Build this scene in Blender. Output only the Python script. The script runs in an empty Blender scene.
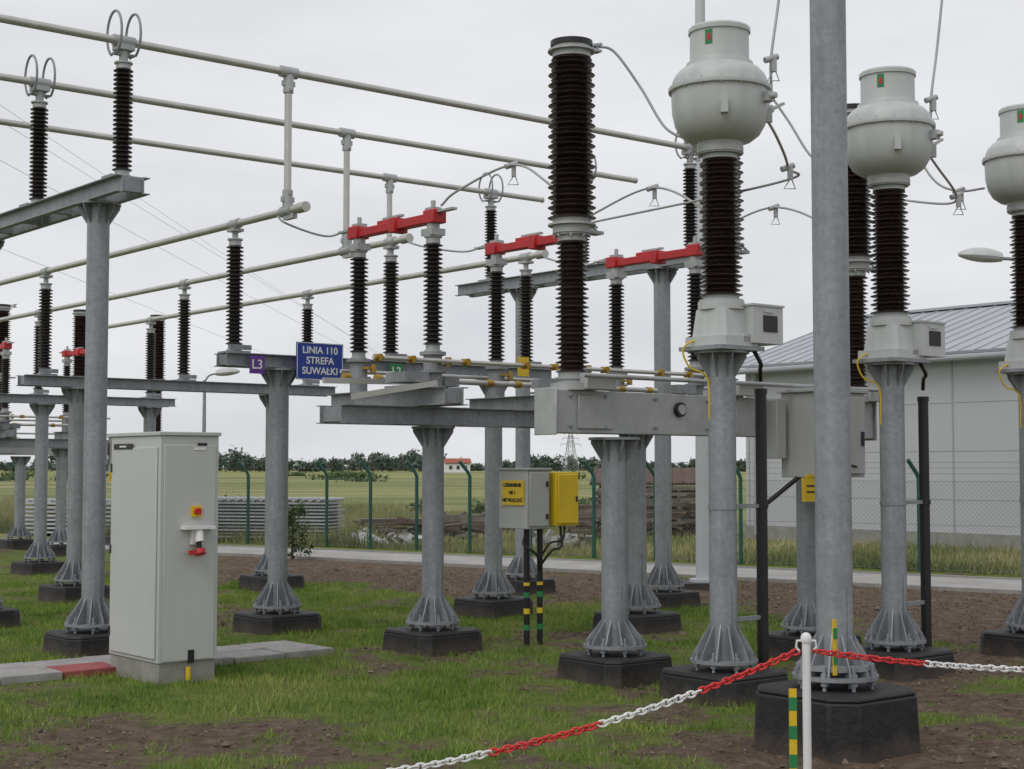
import bpy, math, random
import numpy as np
from mathutils import Vector, noise, Matrix
random.seed(7); rng=np.random.default_rng(7)
scene=bpy.context.scene
TH=math.atan2(.632,.775); CA,SA=math.cos(TH),math.sin(TH)
def ST(s,t): return (CA*s-SA*t, SA*s+CA*t)

# ------------------------------------------------------------ materials
def mat(name,col,rough=.5,metal=0.,var=.12,scale=6.,bump=0.,bscale=40.,spangle=False,streak=0.,coat=0.,mud=0.):
    m=bpy.data.materials.new(name); m.use_nodes=True
    nt=m.node_tree; N=nt.nodes; L=nt.links; b=N['Principled BSDF']
    tc=N.new('ShaderNodeTexCoord')
    n=N.new('ShaderNodeTexNoise'); n.inputs['Scale'].default_value=scale; n.inputs['Detail'].default_value=6; n.inputs['Roughness'].default_value=.65
    L.new(tc.outputs['Object'],n.inputs['Vector'])
    mr=N.new('ShaderNodeMapRange'); mr.inputs['From Min'].default_value=.3; mr.inputs['From Max'].default_value=.7
    mr.inputs['To Min'].default_value=1-var; mr.inputs['To Max'].default_value=1+var
    L.new(n.outputs['Fac'],mr.inputs['Value'])
    fac=mr.outputs['Result']
    if spangle:
        v=N.new('ShaderNodeTexVoronoi'); v.inputs['Scale'].default_value=34
        L.new(tc.outputs['Object'],v.inputs['Vector'])
        sep=N.new('ShaderNodeSeparateColor'); L.new(v.outputs['Color'],sep.inputs[0])
        m2=N.new('ShaderNodeMapRange'); m2.inputs['To Min'].default_value=.90; m2.inputs['To Max'].default_value=1.08
        L.new(sep.outputs[0],m2.inputs['Value'])
        mm=N.new('ShaderNodeMath'); mm.operation='MULTIPLY'; L.new(fac,mm.inputs[0]); L.new(m2.outputs['Result'],mm.inputs[1]); fac=mm.outputs[0]
    if streak>0:
        mp=N.new('ShaderNodeMapping'); mp.inputs['Scale'].default_value=(9,9,.5); L.new(tc.outputs['Object'],mp.inputs['Vector'])
        n3=N.new('ShaderNodeTexNoise'); n3.inputs['Scale'].default_value=1.5; n3.inputs['Detail'].default_value=5; L.new(mp.outputs[0],n3.inputs['Vector'])
        m3=N.new('ShaderNodeMapRange'); m3.inputs['From Min'].default_value=.4; m3.inputs['From Max'].default_value=.75
        m3.inputs['To Min'].default_value=1; m3.inputs['To Max'].default_value=1-streak; L.new(n3.outputs['Fac'],m3.inputs['Value'])
        mm=N.new('ShaderNodeMath'); mm.operation='MULTIPLY'; L.new(fac,mm.inputs[0]); L.new(m3.outputs['Result'],mm.inputs[1]); fac=mm.outputs[0]
    vm=N.new('ShaderNodeVectorMath'); vm.operation='SCALE'; vm.inputs[0].default_value=col; L.new(fac,vm.inputs['Scale'])
    out=vm.outputs[0]
    if mud>0:   # soil splashed on the lowest part
        sp=N.new('ShaderNodeSeparateXYZ'); L.new(tc.outputs['Object'],sp.inputs[0])
        ad=N.new('ShaderNodeMath'); ad.operation='MULTIPLY_ADD'; ad.inputs[1].default_value=.22; L.new(n.outputs['Fac'],ad.inputs[0])
        ng=N.new('ShaderNodeMath'); ng.operation='MULTIPLY'; ng.inputs[1].default_value=-1; L.new(sp.outputs['Z'],ng.inputs[0]); L.new(ng.outputs[0],ad.inputs[2])
        mr2=N.new('ShaderNodeMapRange'); mr2.inputs['From Min'].default_value=-.02; mr2.inputs['From Max'].default_value=.09; mr2.inputs['To Max'].default_value=mud; L.new(ad.outputs[0],mr2.inputs['Value'])
        mx=N.new('ShaderNodeMix'); mx.data_type='RGBA'; L.new(mr2.outputs['Result'],mx.inputs[0]); L.new(out,mx.inputs[6]); mx.inputs[7].default_value=(.11,.08,.058,1); out=mx.outputs[2]
    L.new(out,b.inputs['Base Color'])
    rr=N.new('ShaderNodeMapRange'); rr.inputs['To Min'].default_value=max(0,rough-.1); rr.inputs['To Max'].default_value=min(1,rough+.12)
    L.new(n.outputs['Fac'],rr.inputs['Value']); L.new(rr.outputs['Result'],b.inputs['Roughness'])
    b.inputs['Metallic'].default_value=metal
    if coat: b.inputs['Coat Weight'].default_value=coat
    if bump>0:
        nb=N.new('ShaderNodeTexNoise'); nb.inputs['Scale'].default_value=bscale; nb.inputs['Detail'].default_value=5
        L.new(tc.outputs['Object'],nb.inputs['Vector'])
        bp=N.new('ShaderNodeBump'); bp.inputs['Strength'].default_value=bump; bp.inputs['Distance'].default_value=.01
        L.new(nb.outputs['Fac'],bp.inputs['Height']); L.new(bp.outputs[0],b.inputs['Normal'])
    return m
M={}
M['galv']=mat('galvanised_steel',(.295,.31,.33),.52,.25,.17,3.,.08,60,True,.2)
M['galvd']=mat('galvanised_steel_dull',(.29,.30,.315),.6,.22,.15,4.,.08,60,True,.15)
M['alu']=mat('aluminium',(.53,.52,.49),.42,.5,.1,5.)
M['alud']=mat('aluminium_weathered',(.41,.42,.42),.5,.32,.15,5.)
M['brown']=mat('brown_porcelain',(.040,.025,.022),.27,0,.25,4.,coat=.35)
M['dark']=mat('dark_porcelain',(.026,.020,.020),.28,0,.2,4.,coat=.25)
M['ct']=mat('ct_paint',(.50,.515,.51),.38,0,.05,3.,.03,50,False,.10)
M['cab']=mat('cabinet_paint',(.49,.505,.49),.45,0,.03,2.,.02,120,False,.025)
M['box']=mat('box_paint',(.42,.43,.42),.45,0,.05,3.,.0,60,False,.06)
M['pad']=mat('bitumen_concrete',(.012,.012,.013),.6,0,.45,7.,.6,25,mud=.45)
M['conc']=mat('plinth_concrete',(.27,.26,.24),.85,0,.2,6.,.4,50)
M['slab']=mat('slab_concrete',(.30,.29,.28),.85,0,.25,5.,.3,50)
M['redslab']=mat('slab_red',(.30,.07,.07),.8,0,.3,8.)
M['red']=mat('red_paint',(.50,.022,.028),.42,0,.12,5.,0,40,False,.15)
M['chr']=mat('chain_red',(.62,.03,.03),.35,0,.06,5.)
M['chw']=mat('chain_white',(.74,.74,.73),.35,0,.06,5.)
M['yel']=mat('yellow_paint',(.72,.50,.02),.45,0,.08,5.)
M['grn']=mat('green_paint',(.02,.22,.07),.5,0,.1,5.)
M['fgrn']=mat('fence_green',(.012,.075,.055),.5,0,.15,4.)
M['wire']=mat('fence_wire',(.16,.19,.18),.6,.3,.1,4.)
M['blue']=mat('blue_enamel',(.015,.045,.30),.4,0,.05,4.)
M['pur']=mat('purple_enamel',(.13,.04,.30),.4,0,.05,4.)
M['white']=mat('white_enamel',(.75,.75,.75),.45,0,.05,4.)
M['black']=mat('black_plastic',(.012,.012,.013),.45,0,.2,6.)
M['brass']=mat('brass_fitting',(.42,.27,.05),.4,.6,.15,8.)
M['wall']=mat('hall_wall_panel',(.46,.47,.49),.5,0,.03,.6,0,50,False,.0)
M['seam']=mat('hall_seam',(.34,.35,.37),.6,0,.05,1.)
M['roof']=mat('hall_roof_sheet',(.40,.42,.45),.5,.15,.08,.8)
M['asph']=mat('road_concrete',(.34,.33,.315),.9,0,.22,1.3,.3,40)
M['wood']=mat('weathered_timber',(.10,.065,.045),.85,0,.5,3.,.3,30)
M['wood2']=mat('grey_timber',(.17,.14,.115),.85,0,.5,3.)
M['shedroof']=mat('shed_roof',(.10,.055,.04),.8,0,.25,2.)
M['sheet']=mat('corrugated_sheet',(.45,.47,.48),.55,.2,.15,1.5)
M['tarp']=mat('tarp_white',(.50,.51,.51),.6,0,.15,2.)
M['tile']=mat('roof_tile_red',(.32,.09,.06),.8,0,.1,1.)
M['glass']=mat('window_glass',(.03,.035,.04),.1,0,.1,1.)
M['mast']=mat('mast_paint',(.50,.52,.54),.45,.1,.05,1.)

# ------------------------------------------------------------ builder
class B:
    def __init__(s): s.v=[]; s.f=[]
    def add(s,vs,fs):
        o=len(s.v); s.v+=[tuple(p) for p in vs]; s.f+=[tuple(i+o for i in f) for f in fs]
    def box(s,c,d,rz=0.):
        cx,cy,cz=c; hx,hy,hz=d[0]/2,d[1]/2,d[2]/2; cr,sr=math.cos(rz),math.sin(rz)
        vs=[]
        for x,y,z in ((-1,-1,-1),(1,-1,-1),(1,1,-1),(-1,1,-1),(-1,-1,1),(1,-1,1),(1,1,1),(-1,1,1)):
            X,Y=x*hx,y*hy; vs.append((cx+X*cr-Y*sr,cy+X*sr+Y*cr,cz+z*hz))
        s.add(vs,[(0,3,2,1),(4,5,6,7),(0,1,5,4),(1,2,6,5),(2,3,7,6),(3,0,4,7)])
    def bar(s,p,q,w,h):
        p=Vector(p);q=Vector(q);d=(q-p).normalized()
        u=d.cross(Vector((0,0,1)))
        if u.length<1e-3: u=Vector((1,0,0))
        u.normalize(); n=u.cross(d)
        vs=[]
        for c in (p,q):
            for a_,b_ in ((-1,-1),(1,-1),(1,1),(-1,1)): vs.append(c+u*a_*w/2+n*b_*h/2)
        s.add(vs,[(0,3,2,1),(4,5,6,7),(0,1,5,4),(1,2,6,5),(2,3,7,6),(3,0,4,7)])
    def tube(s,pts,r,seg=8,closed=False,r2=None):
        P=[Vector(p) for p in pts]; n=len(P)
        d=(P[1]-P[0]).normalized(); u=d.orthogonal().normalized()
        vs=[];fs=[]
        for i in range(n):
            if closed: d=(P[(i+1)%n]-P[i-1]).normalized()
            else: d=(P[min(i+1,n-1)]-P[max(i-1,0)]).normalized()
            u=(u-d*u.dot(d)); 
            if u.length<1e-4: u=d.orthogonal()
            u.normalize(); w=d.cross(u)
            rr=r if r2 is None else r+(r2-r)*i/(n-1)
            for k in range(seg):
                a=2*math.pi*k/seg; vs.append(P[i]+(u*math.cos(a)+w*math.sin(a))*rr)
        m=n if closed else n-1
        for i in range(m):
            j=(i+1)%n
            for k in range(seg):
                k2=(k+1)%seg; fs.append((i*seg+k,i*seg+k2,j*seg+k2,j*seg+k))
        if not closed:
            fs.append(tuple(range(seg))[::-1]); fs.append(tuple((n-1)*seg+k for k in range(seg)))
        s.add(vs,fs)
    def cyl(s,p,q,r,r2=None,seg=16): s.tube([p,q],r,seg,False,r if r2 is None else r2)
    def lathe(s,prof,o=(0,0,0),seg=24):
        vs=[];fs=[];n=len(prof)
        for r,z in prof:
            for k in range(seg):
                a=2*math.pi*k/seg; vs.append((o[0]+r*math.cos(a),o[1]+r*math.sin(a),o[2]+z))
        for i in range(n-1):
            for k in range(seg):
                k2=(k+1)%seg; fs.append((i*seg+k,i*seg+k2,(i+1)*seg+k2,(i+1)*seg+k))
        fs.append(tuple(range(seg))[::-1]); fs.append(tuple((n-1)*seg+k for k in range(seg)))
        s.add(vs,fs)
    def prism(s,poly,z0,z1,sc=1.,c=(0,0)):
        n=len(poly)
        vs=[(c[0]+x,c[1]+y,z0) for x,y in poly]+[(c[0]+x*sc,c[1]+y*sc,z1) for x,y in poly]
        fs=[tuple(range(n))[::-1],tuple(range(n,2*n))]+[(i,(i+1)%n,n+(i+1)%n,n+i) for i in range(n)]
        s.add(vs,fs)
    def plate(s,pts,th):
        P=[Vector(p) for p in pts]; nn=(P[1]-P[0]).cross(P[2]-P[0]).normalized()*th/2; n=len(P)
        vs=[p-nn for p in P]+[p+nn for p in P]
        s.add(vs,[tuple(range(n))[::-1],tuple(range(n,2*n))]+[(i,(i+1)%n,n+(i+1)%n,n+i) for i in range(n)])
def group(name,loc=(0,0,0),rz=TH):
    e=bpy.data.objects.new(name,None); e.empty_display_size=.2; e.location=loc; e.rotation_euler=(0,0,rz)
    scene.collection.objects.link(e); return e
def mesh_obj(name,b,m,parent=None,bev=0,smooth=True,ang=35):
    me=bpy.data.meshes.new(name); me.from_pydata(b.v,[],b.f); me.update()
    me.materials.append(M[m] if isinstance(m,str) else m)
    if smooth:
        me.shade_smooth(); me.set_sharp_from_angle(angle=math.radians(ang))
    o=bpy.data.objects.new(name,me); scene.collection.objects.link(o)
    if parent: o.parent=parent
    if bev:
        md=o.modifiers.new('bev','BEVEL'); md.width=bev; md.segments=2; md.limit_method='ANGLE'
    return o
def parts(parent,d):
    for k,(b,m,*r) in d.items():
        if b.v: mesh_obj(k,b,m,parent,bev=r[0] if r else 0)
def gst(name,s,t,z=0): x,y=ST(s,t); return group(name,(x,y,z))

# ------------------------------------------------------------ components
def octo(w,c): return [(-w+c,-w),(w-c,-w),(w,-w+c),(w,w-c),(w-c,w),(-w+c,w),(-w,w-c),(-w,-w+c)]
def post(st,pd,x,y,zt,r=.1,pad=.37,ph=.19,top=True,fin=.26,cham=.09):
    pd.prism(octo(pad,cham),-.1,ph-.03,.955,(x,y)); pd.prism(octo(pad*.955,cham*.95),ph-.03,ph,.96,(x,y))
    z=ph+.055; br=r+.145
    st.cyl((x,y,z),(x,y,z+.022),br,seg=24)
    for k in range(8):
        a=2*math.pi*(k+.5)/8; X,Y=x+(br-.035)*math.cos(a),y+(br-.035)*math.sin(a)
        st.cyl((X,Y,ph-.01),(X,Y,z+.085),.012,seg=6); st.cyl((X,Y,z+.022),(X,Y,z+.045),.024,seg=6); st.cyl((X,Y,z-.025),(X,Y,z-.003),.024,seg=6)
    for k in range(12):
        a=2*math.pi*k/12; c,s_=math.cos(a),math.sin(a)
        st.plate([(x+(r-.005)*c,y+(r-.005)*s_,z+.02),(x+(br-.01)*c,y+(br-.01)*s_,z+.02),(x+(br-.01)*c,y+(br-.01)*s_,z+.045),(x+(r-.005)*c,y+(r-.005)*s_,z+fin)],.009)
    st.cyl((x,y,z+.01),(x,y,zt-.02),r,seg=28)
    st.bar((x+.0,y-r-.004,ph-.15),(x,y-r-.004,ph+.6),.035,.006)
    if top:
        st.cyl((x,y,zt-.02),(x,y,zt),r+.1,seg=24)
        for k in range(8):
            a=2*math.pi*(k+.5)/8; c,s_=math.cos(a),math.sin(a)
            st.plate([(x+(r-.005)*c,y+(r-.005)*s_,zt-.2),(x+(r+.09)*c,y+(r+.09)*s_,zt-.05),(x+(r+.09)*c,y+(r+.09)*s_,zt-.02),(x+(r-.005)*c,y+(r-.005)*s_,zt-.02)],.01)
def insul(bi,bm,x,y,z0,z1,rc,rs,pitch=.04,cap=.06,capr=None,seg=20,taper=1.,alt=False):
    capr=capr or rc*1.25
    bm.cyl((x,y,z0),(x,y,z0+.015),capr*1.25,seg=16); bm.cyl((x,y,z0+.015),(x,y,z0+cap),capr,seg=20)
    bm.cyl((x,y,z1-cap),(x,y,z1-.015),capr,seg=20); bm.cyl((x,y,z1-.015),(x,y,z1),capr*1.25,seg=16)
    a,b=z0+cap-.01,z1-cap+.01; n=max(3,round((b-a)/pitch)); p=(b-a)/n; pr=[]
    for i in range(n):
        z=a+i*p; f=1+(taper-1)*i/n; q=rs*(.88 if (alt and i%2) else 1)
        pr+=[(rc*f,z),(q*f*.97,z+.22*p),(q*f,z+.3*p),(q*f*.97,z+.4*p),(rc*f*1.04,z+.8*p)]
    pr.append((rc*taper,b)); bi.lathe(pr,(x,y,0),seg)
def channel(b,p,q,h=.14,w=.07,side=1,t=.009):
    p=Vector(p);q=Vector(q);d=(q-p).normalized();u=d.cross(Vector((0,0,1))).normalized()*side
    b.bar(p,q,t,h-2*t-.001)
    for s_ in (1,-1):
        o=u*(w/2-t/2)+Vector((0,0,s_*(h/2-t/2))); b.bar(p+o,q+o,w,t)
def twin(b,p,q,h=.14,gap=.2):
    p=Vector(p);q=Vector(q);d=(q-p).normalized();u=d.cross(Vector((0,0,1))).normalized()
    channel(b,p+u*gap/2,q+u*gap/2,h,.065,1); channel(b,p-u*gap/2,q-u*gap/2,h,.065,-1)
    L=(q-p).length; n=max(2,int(L/.7))
    for i in range(n+1):
        c=p+d*(.06+(L-.12)*i/n); b.bar(c-u*(gap/2-.006),c+u*(gap/2-.006),.07,h*.8)
def ring(b,c,rx,rz,axis,r=.012,n=28,ph0=0,ph1=2*math.pi):
    pts=[]
    full=abs(ph1-ph0-2*math.pi)<1e-3; m=n if full else n+1
    for i in range(m):
        a=ph0+(ph1-ph0)*i/n
        o=rx*math.cos(a)
        pts.append((c[0]+(o if axis=='x' else 0),c[1]+(o if axis=='y' else 0),c[2]+rz*math.sin(a)))
    b.tube(pts,r,8,closed=full)
def cable(b,pts,r=.012,seg=8,n=10):
    P=[Vector(p) for p in pts]; P=[P[0]*2-P[1]]+P+[P[-1]*2-P[-2]]; out=[]
    for i in range(1,len(P)-2):
        for k in range(n):
            t=k/n; a,b_,c,d=P[i-1],P[i],P[i+1],P[i+2]
            out.append(.5*((2*b_)+(c-a)*t+(2*a-5*b_+4*c-d)*t*t+(3*b_-a-3*c+d)*t*t*t))
    out.append(P[-2]); b.tube(out,r,seg)

# ------------------------------------------------------------ busbar gantries
ZB=5.44
def gantry(s,tp,tins,t0,t1):
    g=gst('busbar_gantry',s,tp[0]); o=tp[0]
    st,pd,di,al,cl=B(),B(),B(),B(),B()
    for t in tp: post(st,pd,0,t-o,4.05,.1,.36)
    twin(st,(0,t0-o,4.125),(0,t1-o,4.125),.15,.2)
    for t in tins:
        y=t-o; st.box((0,y,4.212),(.3,.2,.02))
        insul(di,al,0,y,4.222,5.25,.05,.088,.04,.06,.065)
        al.cyl((0,y,5.25),(0,y,5.36),.04); al.box((0,y,5.38),(.16,.13,.05)); al.cyl((-.1,y,ZB),(.1,y,ZB),.052)
        for dx in (-.09,.09):
            ring(cl,(dx,y,5.50),.15,.2,'y',.012,26,math.radians(-70),math.radians(250))
        cl.bar((-.1,y,5.32),(.1,y,5.32),.05,.02)
    parts(g,{'posts_and_beam':(st,'galv'),'foundations':(pd,'pad',.01),'insulators':(di,'dark'),'clamps':(al,'alud'),'corona_rings':(cl,'galvd')})
TB=(12.59,14.49,16.39)
gantry(5.81,(13.07,15.9),TB,12.36,17.0)
gantry(12.99,(13.07,15.7),TB,12.3,17.0)
for t,e in zip(TB,(13.05,13.9,13.9)):
    g=gst('busbar_tube',5.8,t); b=B(); b.cyl((-6,0,ZB),(e-5.8,0,ZB),.036,seg=20); b.cyl((e-5.8,0,ZB),(e-5.77,0,ZB),.04)
    parts(g,{'tube':(b,'alu')})
TS=(7.5,9.4,11.3); ZT=4.10
for s,t0 in zip(TS,(12.3,13.3,13.3)):
    g=gst('feeder_tube',s,t0); b=B(); b.cyl((0,0,ZT),(0,25-t0,ZT),.036,seg=20)
    b.cyl((0,-.05,ZT),(0,.09,ZT),.05); parts(g,{'tube':(b,'alu')})
def tsupport(t,posts,s0,s1,ss):
    g=gst('busbar_support_frame',posts[0],t); o=posts[0]; st,pd,di,al=B(),B(),B(),B()
    for s in posts: post(st,pd,s-o,0,2.66,.1,.37)
    twin(st,(s0-o,0,2.73),(s1-o,0,2.73),.13,.2)
    for s in ss:
        st.box((s-o,0,2.806),(.22,.28,.02)); insul(di,al,s-o,0,2.82,3.95,.05,.088,.04,.07,.062)
        al.cyl((s-o,0,3.95),(s-o,0,4.02),.03); al.box((s-o,0,4.035),(.12,.14,.03)); al.cyl((s-o,-.08,ZT),(s-o,.08,ZT),.05)
        st.bar((s-o-.12,-.13,2.85),(s-o+.12,-.13,2.85),.02,.05)
    parts(g,{'posts_and_beam':(st,'galv'),'foundations':(pd,'pad',.01),'insulators':(di,'dark'),'clamps':(al,'alud')})
tsupport(13.6,(8.02,10.82),7.36,11.6,TS)
tsupport(18.4,(7.93,10.76),7.2,11.7,TS)
tsupport(23.3,(9.47,11.3),7.2,11.7,TS)
for s,t in zip(TS,TB):
    g=gst('busbar_riser',s,t); b=B(); r=B()
    r.cyl((0,0,ZT+.03),(0,0,ZB-.03),.036)
    for z in (ZT,ZB):
        ax=(0,1,0) if z==ZT else (1,0,0)
        b.cyl((-.09*ax[0],-.09*ax[1],z),(.09*ax[0],.09*ax[1],z),.055); k=1 if z==ZT else -1
        b.cyl((0,0,z+k*.03),(0,0,z+k*.2),.05); b.box((0,0,z+k*.11),(.13,.04,.05)); b.box((0,0,z+k*.17),(.04,.13,.03))
    b.box((0,-.05,ZT-.06),(.05,.18,.05))
    parts(g,{'tube':(r,'alu'),'tee_clamps':(b,'alud')})

# ------------------------------------------------------------ disconnectors
def disconnectors(s0,t0,n,posts,sp=1.69,beam=(-.92,3.7)):
    g=gst('disconnector_support_frame',s0,t0); st,pd=B(),B()
    for s in posts: post(st,pd,s,.25,2.03,.1,.37)
    twin(st,(beam[0],.25,2.12),(beam[1],.25,2.12),.16,.34)
    ro,br=B(),B()
    for dt,z in ((-.16,2.60),(1.36,2.58)):
        ro.cyl((-.75 if dt<0 else -.1,dt,z),(sp*(n-1)+.3,dt,z),.02)
    ro.cyl((-.2,.55,2.47),(sp*(n-1)+.3,.55,2.47),.026)
    for s in (-.7,-.35,.25,.95,1.3,1.95,2.7,3.1,3.5):
        if s<sp*(n-1)+.3:
            br.cyl((s-.04,-.16,2.60),(s+.04,-.16,2.60),.03); br.box((s,-.16,2.60),(.03,.1,.06)); br.cyl((s+.1,.55,2.47),(s+.17,.55,2.47),.036)
    ro.bar((-.9,-.05,2.26),(-.1,-.2,2.40),.02,.05)
    ro.bar((-.9,.4,2.42),(.1,.4,2.44),.03,.05)
    for i in range(10):
        x=beam[0]+.2+i*.44; st.cyl((x,.25-.17-.012,2.15),(x,.25-.17+.02,2.15),.013,seg=6)
    parts(g,{'posts_and_beams':(st,'galv'),'foundations':(pd,'pad',.01),'drive_rods':(ro,'alu'),'rod_joints':(br,'brass')})
    for i in range(n):
        s=s0+i*sp
        h=gst('disconnector_switch',s,t0); fr,di,al,rd,bb=B(),B(),B(),B(),B()
        twin(fr,(0,-.32,2.285),(0,1.52,2.285),.16,.2)
        fr.box((0,.25,2.38),(.5,.3,.02)); fr.box((-.28,0,2.45),(.26,.3,.09)); fr.box((.22,.1,2.43),(.16,.2,.09))
        for y in (0,1.2):
            fr.cyl((0,y,2.37),(0,y,2.66),.085,seg=20); fr.cyl((0,y,2.5),(0,y,2.52),.12); fr.cyl((0,y,2.66),(0,y,2.69),.12)
            bb.cyl((.1,y-.1,2.56),(.1,y-.1,2.64),.03); bb.bar((0,y,2.6),(.02,y-.17,2.6),.05,.02)
            insul(di,al,0,y,2.69,3.74,.05,.09,.04,.07,.065)
            al.box((0,y,3.77),(.15,.17,.06)); al.cyl((0,y,3.8),(0,y,3.86),.06); al.box((0,y,3.98),(.1,.12,.03)); al.cyl((0,y,3.94),(0,y,4.06),.022)
        rd.box((0,.26,3.90),(.11,.62,.085)); rd.box((0,.9,3.90),(.10,.70,.08))
        rd.box((0,-.02,3.91),(.15,.16,.12)); rd.box((0,1.22,3.91),(.15,.16,.12))
        rd.box((0,.55,3.90),(.16,.09,.14)); rd.box((0,.72,3.96),(.05,.3,.04))
        al.bar((0,.48,3.99),(0,.78,3.99),.04,.02); al.box((0,-.2,3.95),(.06,.24,.02)); al.box((0,1.42,3.95),(.06,.24,.02))
        parts(h,{'base_channel':(fr,'galvd'),'insulators':(di,'dark'),'terminals':(al,'alud'),'current_path_arms':(rd,'red',.008),'bearings':(bb,'brass')})
disconnectors(8.11,11.07,3,(.19,2.76))
disconnectors(8.9,27.8,3,(-.8,2.9))

# ------------------------------------------------------------ circuit breakers
def breaker(s0,t0):
    g=gst('circuit_breaker',s0,t0); st,pd,bi,al,bx,yl,bk=B(),B(),B(),B(),B(),B(),B()
    for s in (0,2.33): post(st,pd,s,0,1.89,.105,.37,.2,fin=.22)
    bm=B(); bm.box((1.215,0,2.08),(3.83,.20,.33))
    for s in (-.71,3.14): bm.box((s,0,2.08),(.012,.26,.36))
    for s in (-.55,-.2,.35,.95,1.6,2.6): 
        st.cyl((s,-.13,2.2),(s,-.1,2.2),.014,seg=6); st.cyl((s,-.13,1.97),(s,-.1,1.97),.014,seg=6)
    bm.box((-.3,-.11,2.08),(.36,.02,.26)); bm.box((1.3,-.105,2.08),(.02,.012,.3))
    bk.cyl((.62,-.13,2.12),(.62,-.1,2.12),.06); al.cyl((.62,-.145,2.12),(.62,-.128,2.12),.04)
    al.cyl((-.55,-.25,2.35),(3.0,-.25,2.35),.018)
    for i,s in enumerate((-.44,1.25,3.0)):
        al.cyl((s,0,2.245),(s,0,2.30),.17,seg=24); al.cyl((s,0,2.3),(s,0,2.34),.12,seg=24); bx.box((s+.12,-.16,2.31),(.3,.1,.12))
        insul(bi,al,s,0,2.33,3.46,.085,.132,.036,.06,.11,24,1,True)
        al.cyl((s,0,3.46),(s,0,3.52),.15,seg=24)
        for k in range(8):
            a=k*math.pi/4; al.cyl((s+.135*math.cos(a),.135*math.sin(a),3.43),(s+.135*math.cos(a),.135*math.sin(a),3.55),.01,seg=6)
        insul(bi,al,s,0,3.52,4.9,.125,.19,.040,.06,.15,26,.96,True)
        al.cyl((s,0,4.9),(s,0,4.93),.15,seg=24); bk.cyl((s,0,4.93),(s,0,4.97),.165,seg=24)
        al.box((s+.18,0,4.94),(.22,.07,.02)); al.box((s+.16,.0,3.49),(.26,.1,.025)); al.cyl((s+.26,0,4.94),(s+.26,0,5.0),.02); al.bar((s+.1,0,4.95),(s+.3,0,5.0),.06,.02)
    bx.box((2.15,-.32,1.93),(.62,.4,.72)); bx.box((2.15,-.535,1.93),(.56,.03,.66)); bx.box((2.15,-.32,2.305),(.68,.46,.03))
    bk.box((2.39,-.555,1.9),(.03,.02,.12)); bk.box((1.9,-.553,2.12),(.12,.006,.05)); bk.cyl((2.0,-.56,1.72),(2.3,-.56,1.66),.008)
    yl.box((1.84,-.46,1.47),(.26,.02,.2)); yl.box((1.84,-.46,1.585),(.16,.018,.025))
    for z in (1.5,1.45): bk.box((1.84,-.472,z),(.18,.003,.014))
    bx.box((1.73,-.1,1.98),(.12,.24,.5)); 
    bk.cyl((2.35,-.35,0),(2.35,-.35,1.58),.05); bk.cyl((1.55,-.2,1.35),(1.9,-.3,1.6),.02)
    parts(g,{'posts':(st,'galv'),'foundations':(pd,'pad',.01),'pole_beam':(bm,'alud',.006),'insulators':(bi,'brown'),'flanges':(al,'alud'),'mechanism_cabinet':(bx,'box',.006),'warning_plate':(yl,'yel'),'cable_ducts':(bk,'black')})
breaker(8.24,8.83)
breaker(12.0,30.6)

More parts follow.
